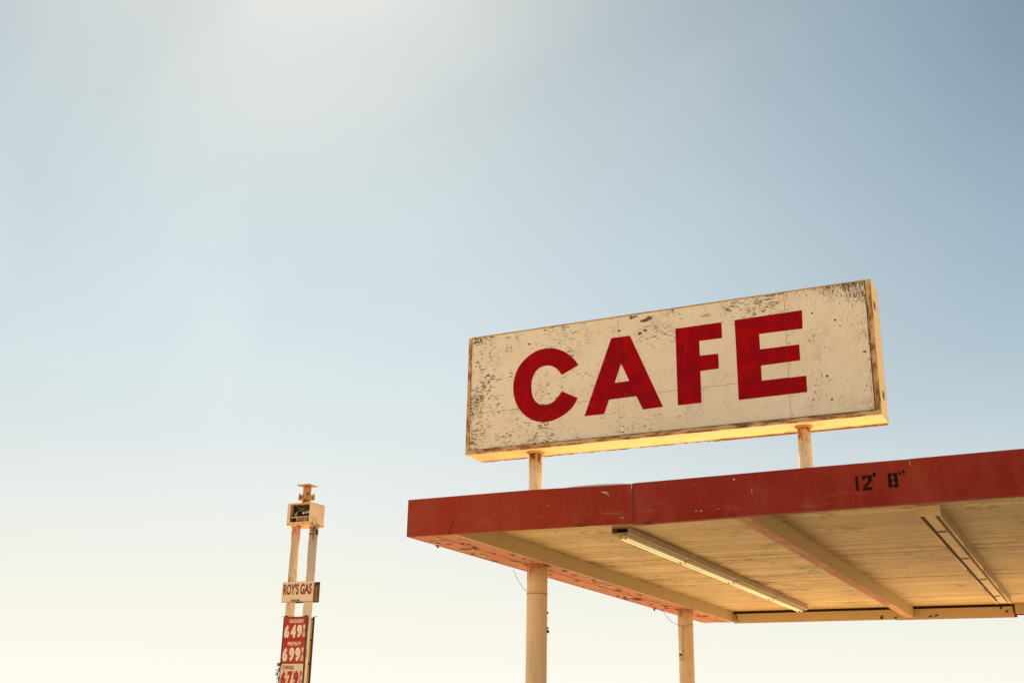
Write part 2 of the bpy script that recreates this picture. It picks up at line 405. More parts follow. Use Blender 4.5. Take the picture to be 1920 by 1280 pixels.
mf = Mat('worn_forecourt_bounce_cut', .85, .2).base((.34, .265, .175))
mf.over(mf.rng(mf.noise(.7, 6, .65), .4, .68), (.27, .21, .14), .7)
mf.over(mf.rng(mf.noise(2.2, 6, .7, off=(3, 3, 0)), .62, .7), (.16, .12, .09), .5)
sheet('forecourt_bounce_cut', -8.5, 16, 5, 20.3, .004, mf.done(), 2)  # unseen; darkness and extent shaped to cut bounce light under the canopy

# ------------------------------------------------------------------ canopy
X0, Y0, D, Z0, ZS = -7.583, 12.095, 11.760, 3.860, 4.066
Y1 = Y0 + D; XR = 7.0; XB = -6.907
can = thing('gas_canopy', (X0, Y0, 0), 'long flat gas station canopy with faded red fascia and cream plank soffit on round columns', 'canopy')

def fascia_panel(bot, top, thick, extra=None):
    b = MB(); P = [Vector((x, Y0, z)) for x, z in bot] + [Vector((x, Y0, z)) for x, z in reversed(top)]
    b.prism([P], (0, thick, 0))
    if extra: extra(b)
    return b
def wob(x): return noise.noise(Vector((x*1.3, 4.2, 0)))*.004
def poly(b, pts, mi, y=None, th=.003):
    yy = Y0 if y is None else y
    b.prism([[atY(px, py, yy-.003-th) for px, py in pts]], (0, th, 0), mi)
def chips_left(b):
    C = lambda x, y: (740+x/4, 880+y/4)
    poly(b, [C(1543, 165), C(1580, 163), C(1600, 175), C(1608, 205), C(1598, 200), C(1590, 182), C(1560, 174)], 1)
    poly(b, [C(1586, 174), C(1600, 196), C(1602, 206), C(1592, 192)], 2, Y0-.004)
    poly(b, [C(1690, 366), C(1706, 356), C(1728, 358), C(1705, 364)], 1)
    poly(b, [C(1340, 418), C(1375, 412), C(1400, 418), C(1440, 409), C(1438, 417), C(1390, 428), C(1350, 424)], 2)
    poly(b, [C(1773, 112), C(1779, 110), C(1778, 150), C(1774, 148)], 1)
    for i in range(9):
        yy = 118+30*i; xx = 1781+.35*i*2; poly(b, [C(xx+random.uniform(-2, 1), yy), C(xx+5, yy+4), C(xx+4+random.uniform(0, 4), yy+18), C(xx, yy+26)], 2)
    poly(b, [C(1368, 160), C(1372, 158), C(1374, 163)], 1); poly(b, [C(1145, 262), C(1150, 263), C(1160, 275), C(1155, 276)], 1)
    poly(b, [C(395, 482), C(412, 440), C(430, 385), C(436, 388), C(420, 440), C(404, 480)], 3)
def chips_mid(b):
    C = lambda x, y: (1120+x*.21875, 880+y*.21875)
    poly(b, [C(1162, 76), C(1172, 73), C(1181, 80), C(1176, 92), C(1166, 95)], 1)
    poly(b, [C(1320, 170), C(1326, 170), C(1328, 200), C(1322, 200)], 1)
    poly(b, [C(828, 118), C(836, 118), C(834, 128)], 1); poly(b, [C(1030, 328), C(1040, 326), C(1038, 336)], 1)
    poly(b, [C(878, 352), C(900, 347), C(897, 358), C(884, 359)], 1); poly(b, [C(828, 354), C(858, 350), C(850, 358)], 1)
    poly(b, [C(380, 462), C(420, 450), C(470, 448), C(475, 464), C(420, 468)], 2)
    poly(b, [C(1150, 385), C(1180, 375), C(1185, 400), C(1160, 405)], 3)
    # stencilled clearance height is its own part below
def chips_right(b):
    C = lambda x, y: (1500+x*.21875, 820+y*.21875)
    poly(b, [C(935, 190), C(941, 190), C(950, 240), C(944, 238)], 1)
M_deepred = plain('deep_red_touch_up', (.20, .008, .006), .5, .2)
fm = [M_red, M_pale, M_chipdark, M_deepred]
f1 = fascia_panel([(X0, 3.862), (-6.899, 3.858), (-6.2, 3.857), (-5.043, 3.853), (-4.614, 3.842)],
                  [(X0, 4.319), (-6.6, 4.320), (-5.857, 4.3205), (-5.2, 4.306), (-4.608, 4.294)], .045, chips_left).build('fascia_panel', fm, can)
f2 = fascia_panel([(-4.612, 3.831), (-4.3, 3.835), (-3.488, 3.848), (-2.741, 3.855), (-1.587, 3.868)],
                  [(-4.606, 4.302), (-3.6, 4.309), (-2.712, 4.317), (-1.600, 4.321)], .085, chips_mid).build('fascia_panel', fm, can)
f3 = fascia_panel([(-1.5865, 3.8675), (-.568, 3.875), (1.2, 3.882), (XR, 3.87)],
                  [(-1.5995, 4.3235), (-.516, 4.333), (1.2, 4.335), (XR, 4.33)], .085, chips_right).build('fascia_panel', fm, can)
b = MB(); b.box(X0, X0+.04, Y0+.047, Y1, 3.862, 4.318); b.build('fascia_panel', fm, can)
b = MB(); b.box(X0, -3.7, Y1+.10, Y1+.14, 3.866, 4.31); b.box(-3.7, -1.5, Y1+.10, Y1+.14, 3.830, 4.31); b.box(-1.5, XR, Y1+.10, Y1+.14, 3.868, 4.31); b.build('rear_fascia', M_red, can)
b = MB(); b.box(XR-.04, XR, Y0+.09, Y1+.098, 3.87, 4.32); b.build('fascia_panel', fm, can)
# clearance lettering
b = MB(); C = lambda x, y: (1560+x/12, 860+y/12)
for ip, pts in enumerate(([(517, 385), (567, 380), (600, 712), (550, 716)],
            [(673, 385), (768, 372), (768, 430), (722, 440), (718, 472), (680, 478)],
            [(785, 368), (878, 358), (890, 380), (888, 490), (870, 520), (762, 632), (697, 635), (800, 520), (812, 500), (808, 440), (790, 400)],
            [(695, 655), (760, 640), (905, 630), (912, 685), (800, 700), (702, 716)],
            [(918, 312), (960, 300), (993, 355), (960, 405), (918, 395)],
            [(1250, 325), (1340, 315), (1343, 370), (1315, 400), (1322, 445), (1360, 470), (1360, 495), (1330, 525), (1340, 575), (1368, 600), (1368, 638), (1278, 640), (1265, 500)],
            [(1372, 312), (1458, 308), (1475, 470), (1490, 635), (1395, 637), (1390, 600), (1420, 560), (1418, 510), (1390, 495), (1385, 470), (1402, 435), (1400, 395), (1370, 372)],
            [(1485, 298), (1520, 280), (1552, 350), (1525, 370)], [(1560, 258), (1600, 242), (1645, 305), (1605, 335)])):
    if ip == 5: b.build('clearance_lettering', M_stencil, f2); b = MB()
    poly(b, [C(*p) for p in pts], 0)
b.build('clearance_lettering', M_stencil, f2)

# underside of the left edge: two long bleached red boards with hanging flakes
b = MB()
XM = -7.235
b.box(X0+.045, XM-.005, Y0+.05, Y1+.095, 3.862, 3.90); b.box(XM+.005, XB-.045, Y0+.05, Y1+.095, 3.866, 3.90)
for px, py, s_ in [(815, 1018, .085), (808, 1015, .05), (868, 1031, .05), (878, 1029, .05), (928, 1051, .04), (965, 1053, .07), (975, 1056, .05), (955, 1050, .03),
                   (1032, 1076, .04), (1050, 1079, .03), (1078, 1078, .06), (1081, 1088, .05), (1127, 1094, .08), (1130, 1101, .05), (1053, 1088, .03),
                   (1192, 1122, .10), (1172, 1111, .04), (1200, 1124, .06), (1244, 1136, .10), (1252, 1137, .06), (1239, 1134, .05), (1306, 1150, .05), (1310, 1157, .04), (1340, 1164, .10), (1350, 1165, .08), (1210, 1123, .04), (1320, 1156, .05)]:
    c = atZ(px, py, 3.856)
    if X0-.02 < c.x < XB:
        mi = random.choice((1, 2, 2))
        b.flake(c, (.35, 1, 0), (1, 0, 0), s_*.75, (0, 0, -1), mi, .25)
for px, py, s_ in [(820, 1024, .04), (1016+78, 1100, .02), (1227, 1140, .05), (1241, 1143, .03)]:
    c = atZ(px, py, 3.845); c.x = max(c.x, X0+.01); b.flake(c, (0, 1, 0), (0, .2, 1), s_, (1, 0, 0), 0, .3)
rf = random.Random(11)
for k in range(55):
    yy_ = Y0+.3+rf.random()**1.3*(D-.5); xx_ = rf.choice((rf.uniform(X0+.05, XM-.02), rf.uniform(XM+.02, XB-.06)))
    if abs(xx_+7.14) < .2 and (abs(yy_-14.94) < .25 or abs(yy_-21.34) < .25): continue
    b.flake((xx_, yy_, 3.858), (.12, 1, 0), (1, 0, 0), rf.choice((.02, .03, .03, .05)), (0, 0, -1), rf.choice((1, 1, 1, 1, 2)), .2)
b.build('edge_board', [M_salmon, M_chipdark, M_pale], can, fix=False)
b = MB(); b.box(XB-.04, XB, Y0+.05, Y1-.002, 3.858, ZS-.001); b.build('side_beam', M_tan, can)
# middle cross beam
def beam(x):
    b = MB(); b.box(x-.155, x, Y0+.09, Y1+.02, 3.861, ZS-.001, 0)
    for f in b.bm.faces:
        if f.calc_center_median().z < 3.87: f.material_index = 1
    b.build('cross_beam', [M_tan, M_salmon_beam], can, fix=False)
beam(-3.336); beam(.25); beam(3.8)
# soffit planks running parallel to the fascia
b = MB(); y = Y0+.088; k = 0; rr = random.Random(3)
while y < Y1-.005:
    w = rr.choice((.14, .19, .19, .24)); ye = min(y+w, Y1-.003)
    z = ZS + rr.uniform(0, .003) + (.004 if rr.random() < .12 else 0)
    for xa, xb in ((XB-.001, -3.49), (-3.49, .1), (.1, XR-.05)):
        t = min(1, max(0, rr.gauss(.5, .33))); b.box(xa, xb, y+.0045, ye-.0045, z, z+.02, 0, t)
    y = ye
b.build('soffit', M_soffit, can)
b = MB(); b.box(X0+.045, XR-.05, Y0+.088, Y1+.095, ZS+.03, ZS+.05); b.build('deck', M_void, can)
# rear header boards with the dark gap above them
b = MB(); b.box(XB+.006, -1.545, Y1, Y1+.03, 3.829, 4.018); b.build('rear_header', M_header, can)
hd = MB()
for pts in ([(1651, 1158), (1654, 1155), (1657, 1161), (1652, 1164), (1650, 1161)], [(1676, 1160), (1682, 1158), (1683, 1161), (1677, 1162)], [(1741, 1157), (1746, 1156), (1749, 1159), (1743, 1160)],
            [(1751, 1156), (1757, 1154), (1760, 1153), (1759, 1157), (1753, 1158)], [(1874, 1140), (1879, 1138), (1879, 1144), (1876, 1145)], [(1884, 1150), (1888, 1145), (1892, 1149), (1887, 1151)],
            [(1378, 1152), (1380, 1151), (1383, 1165), (1381, 1165)], [(1382, 1166), (1386, 1166), (1384, 1168)], [(1700, 1156), (1708, 1154), (1711, 1158), (1703, 1159)], [(1897, 1134), (1900, 1134), (1903, 1150), (1900, 1151)]):
    hd.prism([[atY(px, py-3.2, Y1-.004) for px, py in pts]], (0, .003, 0))
hd.build('header_wear', M_chipdark, can)['kind'] = 'stuff'
b = MB(); b.box(-1.515, XR-.05, Y1-.03, Y1, 3.879, 4.060); b.build('rear_header', M_header, can)
b = MB(); b.box(XB-.04, XR-.05, Y1+.07, Y1+.098, 3.90, ZS+.029); b.build('rear_backing', M_void, can)  # shade of the recess above the header, put into a near-black board
# roof
b = MB(); b.box(X0+.042, XR-.042, Y0+.087, Y1+.098, 4.20, 4.24)
b.build('roof', M_roof, can)
b = MB(); v = [];  n = 24
for i in range(n+1):                                             # membrane bump, its white colour standing for overexposed sun glow at the edge
    x = -5.75 + 1.13*i/n; h = 4.318 + .034*max(0, math.sin(math.pi*i/n))**.8 + .003*noise.noise(Vector((x*9, 0, 0)))
    v.append((b.bm.verts.new((x, Y0+.10, 4.235)), b.bm.verts.new((x, Y0+.13, h)), b.bm.verts.new((x, Y0+.30, 4.235))))
for A, B_ in zip(v, v[1:]):
    b.face([A[0], B_[0], B_[1], A[1]]); b.face([A[1], B_[1], B_[2], A[2]])
b.build('roof_membrane', plain('glow_white_roof_membrane', (.92, .84, .68), .5, .04, 2), can)
# columns
def column(x, y, r, front):
    b = MB(); n = 20
    zs = [0, .8, 1.6, 2.4, 3.0, 3.4, 3.60, 3.845]
    b.tube([(x, y, z) for z in zs], [r*(1+.004*noise.noise(Vector((x, z, 3)))) for z in zs], 48)
    c = b.build('column', M_col, can)
    b = MB(); b.box(x-r*1.02, x+r*1.02, y-r*1.02, y+r*1.02, 3.846, 3.860, bevel=.003); b.build('cap_plate', M_rust, c)
    b = MB(); b.box(x-.24, x+.24, y-.24, y+.24, .004, .03, bevel=.004); b.build('base_plate', M_rust, c)
    return c
c1 = column(-7.157, 14.944, .147, True); c2 = column(-7.113, 21.341, .143, False)
column(4.6, 14.944, .147, False); column(4.6, 21.341, .143, False)
b = MB()
for px, py, s_ in ((1025.5, 1149, .022), (1026, 1184, .03), (1026, 1177, .02), (1025.5, 1160, .012)):
    c = atY(px, py, 14.99); b.tube([c+Vector((-.03, 0, 0)), c+Vector((s_*.7, 0, s_*.3))], [s_, s_*.7], 8, jit=.2)
b.tube([atY(1024.5, y, 14.99) for y in range(1140, 1196, 6)], .006, 6)
b.build('conduit_clip', M_chipdark, c1)

# ------------------------------------------------------------------ wires under the canopy
def arc(cx, cy, r, z_of, a0, a1, n=24): return [Vector((cx+r*math.cos(math.radians(a0+(a1-a0)*i/n)), cy+r*math.sin(math.radians(a0+(a1-a0)*i/n)), z_of(i/n))) for i in range(n+1)]
b = MB(); b.tube(arc(-7.157, 14.944, .151, lambda t: 3.462-.0*t, 0, 360, 40), .0035, 6)
p0 = atY(962, 1067, 14.9); p1 = Vector((-7.300, 14.90, 3.50))
b.tube([p0.lerp(p1, t) - Vector((0, 0, .035*math.sin(math.pi*t))) for t in [i/12 for i in range(13)]], .0028, 6)
w1 = b.build('tie_wire', M_wire)
tag(w1, 'thin wire looped round the front canopy column and running up to the red edge board', 'wire')
for v_ in w1.data.vertices: pass
b = MB(); A = Vector((-7.262, 21.25, 3.60)); Bm = atY(1281, 1174, 21.185); Cc = Vector((-6.972, 21.27, 3.588))
b.tube([A, A.lerp(Bm, .5)+Vector((0, -.05, -.004)), Bm, Bm.lerp(Cc, .5)+Vector((0, -.05, -.006)), Cc, Cc+Vector((.05, .0, -.015))], .0045, 6)
p0 = atY(1243, 1144, 21.25)
b.tube([p0.lerp(A, t) - Vector((0, 0, .05*math.sin(math.pi*t))) for t in [i/12 for i in range(13)]], .0035, 6)
Dd = atY(1279, 1219, 21.17); b.tube([Bm, Bm.lerp(Dd, .5)+Vector((.004, 0, 0)), Dd], .0035, 6)
tag(b.build('tie_wire', M_wire), 'thin wire tied in a V round the rear column, with a hanging drop wire', 'wire')
hl = thing('hanging_socket', (Dd.x, Dd.y, Dd.z-.2), 'small white lamp socket with a wire loop dangling against the rear canopy column', 'lamp socket')
c = atY(1277, 1223, 21.165)
b = MB(); b.box(c.x-.034, c.x+.024, c.y-.03, c.y+.02, c.z-.012, c.z+.026, bevel=.005); b.build('socket', M_white, hl)
b = MB(); b.box(c.x-.030, c.x+.012, c.y-.03, c.y+.015, c.z-.048, c.z-.013, bevel=.004); b.build('socket_base', M_dark, hl)
b = MB(); e = atY(1279, 1238, 21.165)
pts = [c+Vector((-.02, 0, -.045)), c.lerp(e, .6)+Vector((-.036, 0, 0)), e+Vector((-.01, 0, 0)), e+Vector((.018, 0, .012)), c.lerp(e, .6)+Vector((.022, 0, 0)), c+Vector((.006, 0, -.045))]
b.tube(pts, .005, 6)
b.tube([c+Vector((.02, 0, .02)), c+Vector((.045, 0, .05)), c+Vector((.055, 0, .02)), c+Vector((.03, 0, .0))], .0035, 6)
b.build('wire_loop', M_wire, hl)

# ------------------------------------------------------------------ light fixtures under the soffit
lit = thing('fluorescent_light', (-5.29, 13.42, 3.97), 'strip light with two rows of bright pale tubes under the soffit', 'light')
FX0, FX1, FY0, FY1, FZ = -5.402, -5.178, 13.42, 23.02, 3.978
b = MB(); t = .006; top = ZS-.004
b.box(FX0, FX0+t, FY0, FY1, FZ, top-.001); b.box(FX1-t, FX1, FY0, FY1, FZ, top-.001, 0)
b.box(FX0+t, FX1-t, FY0+.01, FY1, top-.012, top-.002, 0)
b.build('housing', M_house, lit)
b = MB(); b.box(FX0+t+.001, FX1-t-.001, FY0+.012, FY1-.002, FZ+.004, FZ+.012)
for k in range(4):                                                # ballast covers: bent trays, one per tube length
    ya, yb = FY0+.03+2.4*k, FY0+2.38+2.4*k
    P = [Vector((FX1-.10, ya, FZ+.003)), Vector((FX1-.075, ya, FZ-.022)), Vector((FX1-.03, ya, FZ-.022)), Vector((FX1-.012, ya, FZ+.003))]
    b.prism([P], (0, yb-ya, 0), 0)
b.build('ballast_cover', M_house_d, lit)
b = MB()
for k in range(4):
    ya, yb = FY0+.03+2.4*k, FY0+2.36+2.4*k
    b.tube([(FX1-.004, ya, FZ-.002), (FX1+.004, ya+.3, FZ-.006), (FX1+.004, yb-.3, FZ-.006), (FX1-.006, yb, FZ-.001)], .0085, 8)
b.build('reflector_lip', M_house_tan, lit)
b = MB(); b.box(FX0+t+.001, FX1-t-.001, FY0+.35, FY0+.36, FZ+.013, top-.013); b.build('end_opening_shade', M_void, lit)  # near-black plate stands in for shade inside the open end
ys_t = [13.60, 15.92, 18.32, 20.80, 22.98]
for k in range(4):
    for j, x in enumerate((-5.366, -5.294)):
        o_ = .05*j
        b = MB(); b.tube([(x, ys_t[k]+.035+o_, FZ-.03), (x, ys_t[k+1]-.035+o_*.5, FZ-.03)], 0.0105, 12); b.build('tube', M_tube, lit)
b = None
for k, yy in enumerate(ys_t):
    for j, x in enumerate((-5.366, -5.294)):
        h = MB(); h.box(x-.017, x+.017, yy-.025, yy+.025, FZ-.048, FZ+.003, bevel=.004); h.build('tube_socket', M_house_tan, lit)

emp = thing('fluorescent_light', (-1.615, 13.33, 3.95), 'wide tan painted strip light housing on the soffit below the clearance lettering', 'light')
EX0, EX1, EY0, EY1 = -1.745, -1.492, 13.33, 22.74
b = MB(); b.box(EX0, EX1, EY0+.03, EY1, 4.022, ZS-.002); b.box(EX0, EX0+.008, EY0+.03, EY1, 3.975, 4.021); b.box(EX1-.008, EX1, EY0+.03, EY1, 3.975, 4.021)
b.build('housing', M_house, emp)
b = MB(); b.prism([[Vector((EX0-.004, EY0, ZS-.003)), Vector((EX0-.004, EY0, 3.955)), Vector((EX0+.03, EY0, 3.948)), Vector((EX1-.02, EY0, 3.948)), Vector((EX1+.004, EY0, 3.955)), Vector((EX1+.004, EY0, ZS-.003))]], (0, .028, 0)); b.build('end_cap', M_house_tan, emp)
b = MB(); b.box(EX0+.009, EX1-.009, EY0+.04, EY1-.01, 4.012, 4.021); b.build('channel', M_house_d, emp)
yy = EY0+.03; k = 0
while yy < EY1-.2:
    L_ = min(1.17, EY1-yy-.02); b = MB(); w0 = .03 if k else .012
    P = [Vector((EX0+.066, yy+.012, 3.966)), Vector((EX1-.074, yy+.012, 3.966)), Vector((EX1-.070, yy+.012, 4.011)), Vector((EX0+.060, yy+.012, 4.011))]
    b.prism([P], (0, L_-.024, 0)); b.build('cover_plate', M_house_tan, emp)
    yy += 1.17; k += 1
for j, x in enumerate((EX0+.006, EX1-.022)):
    yy = EY0+.03
    while yy < EY1-.2:
        L_ = min(2.34, EY1-yy-.01); b = MB(); b.tube([(x+.008, yy+.01, 3.960), (x+.008, yy+L_-.04, 3.960)], .0125, 10); b.build('tube', M_house_tan, emp)
        h = MB(); h.box(x-.008, x+.024, yy+L_-.038, yy+L_+.004, 3.946, 3.974, bevel=.003); h.build('tube_socket', M_house_d, emp)
        yy += 2.34
b = MB()
yy = EY0+.03+1.17
while yy < EY1-.3:
    for x in (EX0+.095, EX1-.115): b = MB(); b.box(x-.02, x+.03, yy-.012, yy+.012, 3.955, 3.969); b.build('cover_clip', M_dark, emp)
    yy += 2.34

# ------------------------------------------------------------------ CAFE sign
sg = thing('cafe_sign', (-5.23, SY+SD/2, 4.24), 'large weathered cream box sign reading CAFE in red, on two posts above the canopy', 'sign')
FYc = SY + .014                                                    # front of the plywood, just inside the trim
IX0, IX1, IZ0 = -8.195, -2.288, 5.572
def panel(x0, x1, z0, z1, mat, fy=FYc, dy=.012, nails=False):
    b = MB()
    if nails:
        for i in range(15):
            if random.random() < .7: zz = 5.62+.12*i+random.uniform(-.03, .03); b.tube([(x0+.03, fy-.003, zz), (x0+.03, fy+.001, zz)], .008, 8, 1)
        for px, py in ((1512, 553), (1522, 587), (1575, 611), (1551, 705), (1560, 749), (1625, 722), (1603, 556), (1566, 600)):
            c = atY(px, py, fy); b.tube([c+Vector((0, -.003, 0)), c+Vector((0, .001, 0))], random.uniform(.008, .016), 8, 1, jit=.3)
    b.box(x0+.0025, x1-.0025, fy, fy+dy, z0+.0025, z1-.0025); return b.build('face_panel', mat, sg)
seams = (-5.788, -3.371); HZ = 6.136
p_ul = panel(IX0, seams[0], HZ, SZ1-.006, M_face); p_um = panel(seams[0], seams[1], HZ, SZ1-.006, M_face)
panel(IX0, seams[0], IZ0+.009, HZ, M_face); panel(seams[0], seams[1], IZ0+.009, HZ, M_face); p_r = panel(seams[1], IX1-.011, IZ0+.009, SZ1-.006, [M_face_v, M_chipdark], nails=True)
panel(IX0, seams[0], IZ0, SZ1-.006, M_face, SY+SD-.016); panel(seams[0], seams[1], IZ0, SZ1-.006, M_face, SY+SD-.016); panel(seams[1], IX1, IZ0, SZ1-.006, M_face_v, SY+SD-.016)
b = MB(); b.box(IX0-.02, IX1+.02, FYc+.014, FYc+.03, IZ0-.02, SZ1-.012); b.build('backing', M_void, sg)  # near-black, so the gaps beside the trim show as shadow lines
# box shell: bottom in two lengths, top, ends
b = MB(); b.box(SX0+.008, -5.236, SY+.004, SY+SD-.004, SZ0, SZ0+.012); b.box(-5.230, SX1-.008, SY+.004, SY+SD-.004, SZ0, SZ0+.012)
b.box(SX0+.008, SX1-.008, SY+.002, SY+SD-.002, SZ1-.008, SZ1-.001); b.box(SX0, SX0+.008, SY+.003, SY+SD-.003, SZ0+.002, SZ1-.002); b.box(SX1-.008, SX1, SY+.003, SY+SD-.003, SZ0+.002, SZ1-.002)
b.build('shell', M_shell, sg)
def trim(x0, x1, z0, z1, mat, y0=SY, y1=SY+.02):
    b = MB(); b.box(x0, x1, y0, y1, z0, z1, bevel=.002); b.build('trim', mat, sg)
trim(SX0-.001, IX0, SZ0+.002, SZ1, M_frame); trim(IX1, SX1+.001, SZ0+.064, SZ1, M_frame); trim(IX0+.002, SX1-.002, SZ0-.002, IZ0, M_frame_low)
b = MB(); y = SY                                                   # thin, slightly wavy top edge strip
prev = None; n = 60
for i in range(n+1):
    x = IX0+.002 + (IX1-IX0-.004)*i/n; h = SZ1+.003+.004*noise.noise(Vector((x*2.1, 1, 0)))
    cur = [b.bm.verts.new(q) for q in ((x, y+.004, SZ1-.012), (x, y+.004, h), (x, y+.013, h), (x, y+.013, SZ1-.012))]
    if prev:
        for a in range(4): b.face([prev[a], cur[a], cur[(a+1) % 4], prev[(a+1) % 4]])
    prev = cur
b.build('trim', plain('dark_top_edge', (.30, .17, .09), .8, .5, 12), sg)
# ragged rusted rear lip under the box
b = MB(); prev = None; n = 220
for i in range(n+1):
    x = SX0+.01 + (SX1-SX0-.02)*i/n; q = noise.noise(Vector((x*6, 2, 0)))*.5+noise.noise(Vector((x*21, 5, 0)))*.5
    dz = .010 + (.026*q if x < -4.6 else .0015*q)+(.012 if x > -4.6 else 0); dz = max(.003, dz)
    cur = [b.bm.verts.new(p) for p in ((x, SY+SD-.003, SZ0+.02), (x, SY+SD-.003, SZ0-dz), (x, SY+SD+.003, SZ0-dz), (x, SY+SD+.003, SZ0+.02))]
    if prev:
        for a in range(4): b.face([prev[a], cur[a], cur[(a+1) % 4], prev[(a+1) % 4]])
    prev = cur
b.build('rear_lip', rusty('rear_lip_rust', (.34, .17, .06), .7, 8), sg)
# louvre slots in the right end
b = MB()
for (px, py) in ((1640, 574), (1657, 742)):
    c = at(px, py, 0, SX1)
    b = MB()
    for k in range(3): b.box(SX1-.001, SX1+.003, c.y-.09+.055*k, c.y-.065+.055*k, c.z-.055, c.z+.055)
    b.build('vent_slot', M_chipdark, sg)
# posts
for x, r in ((-7.205, .096), (-3.268, .087)):
    b = MB(); b.tube([(x, SY+SD/2, z) for z in (4.24, 4.7, 5.1, 5.498)], r, 32); p = b.build('post', M_post, sg)
    b = MB(); b.tube([(x, SY+SD/2, 5.486), (x, SY+SD/2, 5.509)], [r*1.25, r*1.4], 32, jit=.04); b.build('collar', M_rust, p)
# letters
C6 = lambda x, y: (950+x*.20317, 560+y*.20317); C7 = lambda x, y: (1240+x*.17192, 560+y*.17192)
def catmull(pts, fixed, n=5):
    """closed outline, smoothed except at the corner indices in fixed"""
    out = []; m = len(pts)
    for i in range(m):
        p1, p2 = pts[i], pts[(i+1) % m]
        p0 = pts[i-1] if i not in fixed else p1; p3 = pts[(i+2) % m] if (i+1) % m not in fixed else p2
        if i in fixed and (i+1) % m in fixed: out.append(p1); continue
        for k in range(n):
            t = k/n; out.append(tuple(.5*((2*b_)+(-a+c_)*t+(2*a-5*b_+4*c_-d)*t*t+(-a+3*b_-3*c_+d)*t**3) for a, b_, c_, d in zip(p0, p1, p2, p3)))
    return out
def letter(loops, conv, parent):
    b = MB(); b.prism([[atY(*conv(*p), FYc-.002) for p in lp] for lp in loops], (0, .0015, 0)); return b.build('letter', M_letter, parent)
Cpts = [(662, 612), (640, 578), (603, 539), (560, 505), (510, 478), (460, 462), (410, 456), (355, 459), (300, 472), (248, 496), (200, 529), (152, 575), (112, 628), (83, 690), (66, 755), (60, 820), (65, 882), (81, 946), (107, 1003), (146, 1053), (190, 1092), (240, 1119), (290, 1133), (340, 1137), (390, 1131), (442, 1116), (500, 1088), (553, 1052), (600, 1008), (632, 962), (655, 914),
        (507, 852), (482, 893), (456, 925), (426, 951), (390, 970), (350, 979), (312, 975), (280, 958), (254, 929), (237, 889), (229, 840), (229, 785), (237, 735), (255, 692), (281, 656), (315, 631), (355, 618), (395, 616), (430, 626), (460, 645), (486, 672), (507, 703)]
letter([catmull(Cpts, {0, 30, 31, 52}, 4)], C6, sg)
letter([[(965, 362), (1137, 340), (1443, 996), (1258, 1021), (1197, 898), (945, 930), (900, 1062), (717, 1083)], [(1055, 595), (1132, 757), (997, 775)]], C6, sg)
letter([[(152, 327), (655, 255), (663, 428), (413, 460), (420, 620), (620, 598), (628, 760), (425, 788), (438, 1134), (180, 1161)]], C7, sg)
letter([[(798, 233), (1534, 124), (1541, 325), (1066, 384), (1077, 551), (1504, 497), (1515, 670), (1087, 729), (1096, 895), (1580, 838), (1591, 1016), (844, 1103)]], C7, sg)
# bare wood patches: each flaked-off spot near the top edge
for (px, py, s_) in [(1216, 597, .075), (1207, 600, .05), (1185, 595, .045), (1191, 593, .03), (1200, 625, .045), (1210, 619, .03), (1161, 620, .03), (992, 645, .025), (1624, 554, .03), (1621, 659, .03), (915, 704, .035)]:
    b = MB()
    for k in range(7):
        c = atY(px+random.uniform(-3, 3)*s_*22, py+random.uniform(-1, 1)*s_*35, FYc-.0015-.0001*k)
        b.flake(c, (1, 0, .15), (0, 0, 1), s_*random.uniform(.2, .5), (0, -1, 0), 0, .01)
    b.build('bare_patch', M_bare, sg)

# ------------------------------------------------------------------ roadside gas price sign
GX, GY = -29.05, 38.47
gs = thing('price_sign', (GX, GY, 0), 'tall twin pole roadside gas price sign with open cabinet on top', 'sign')
b = MB(); b.tube([(-29.45, GY, 0), (-29.514, GY, 9.50)], .19, 28); b.build('pole', M_gpost, gs)
b = MB(); b.tube([(-28.68, GY, 0), (-28.593, GY, 9.50)], .185, 28); pr = b.build('pole', M_gpost, gs)
b = MB()
for dz in (9.39, 9.28, 9.14): 
    for k in range(2): b.flake(Vector((-28.60+.1*k+random.uniform(-.05, .05), GY-.192, dz)), (1, 0, 0), (0, 0, 1), .045, (0, -1, 0), 0, .1)
b.box(-28.44, -28.40, GY-.10, GY+.02, 9.12, 9.32); b.build('rust_spots', M_rustspot, pr)
# cabinet: open front
bx0, bx1, by0, by1, bz0, bz1, t = -29.648, -28.49, 38.0, 38.97, 9.495, 10.395, .03
b = MB(); b.box(bx0, bx1, by0, by1, bz0, bz0+t, 0); b.box(bx0, bx1, by0, by1, bz1-t, bz1, 0)
b.box(bx0, bx0+t, by0+.001, by1-.001, bz0+t, bz1-t); b.box(bx1-t, bx1, by0+.001, by1-.001, bz0+t, bz1-t); b.box(bx0+t, bx1-t, by1-t, by1-.002, bz0+t, bz1-t)
b.box(bx0, bx0+.15, by0-.012, by0-.001, bz0+.05, bz1-.004, 0); b.box(bx1-.045, bx1, by0-.012, by0-.001, bz0+.03, bz1-.004, 0)
b.box(bx0+.152, bx1-.047, by0-.012, by0-.001, bz0, bz0+.11, 0); b.box(bx0+.152, bx1-.047, by0-.012, by0-.001, bz1-.05, bz1-.004, 0)
cb = b.build('cabinet', M_gbox, gs)
b = MB(); b.box(bx0+t+.002, bx1-t-.002, by0+.34, by0+.36, bz0+t+.001, bz1-t-.001); b.build('back_plate', M_void, cb)  # near-black plate stands for the dark cabinet interior
b = MB(); b.box(bx0+.16, bx1-.05, by0+.02, by0+.30, bz0+.31, bz0+.33); b.build('shelf', M_house_tan, cb)
b = MB(); b.box(bx0+.46, bx0+.475, by0+.03, by0+.30, bz0+t+.08, bz0+.309); b.build('divider', M_house_tan, cb)
b = MB(); b.box(bx0+.88, bx0+.895, by0+.03, by0+.30, bz0+t+.08, bz0+.309); b.build('divider', M_house_tan, cb)
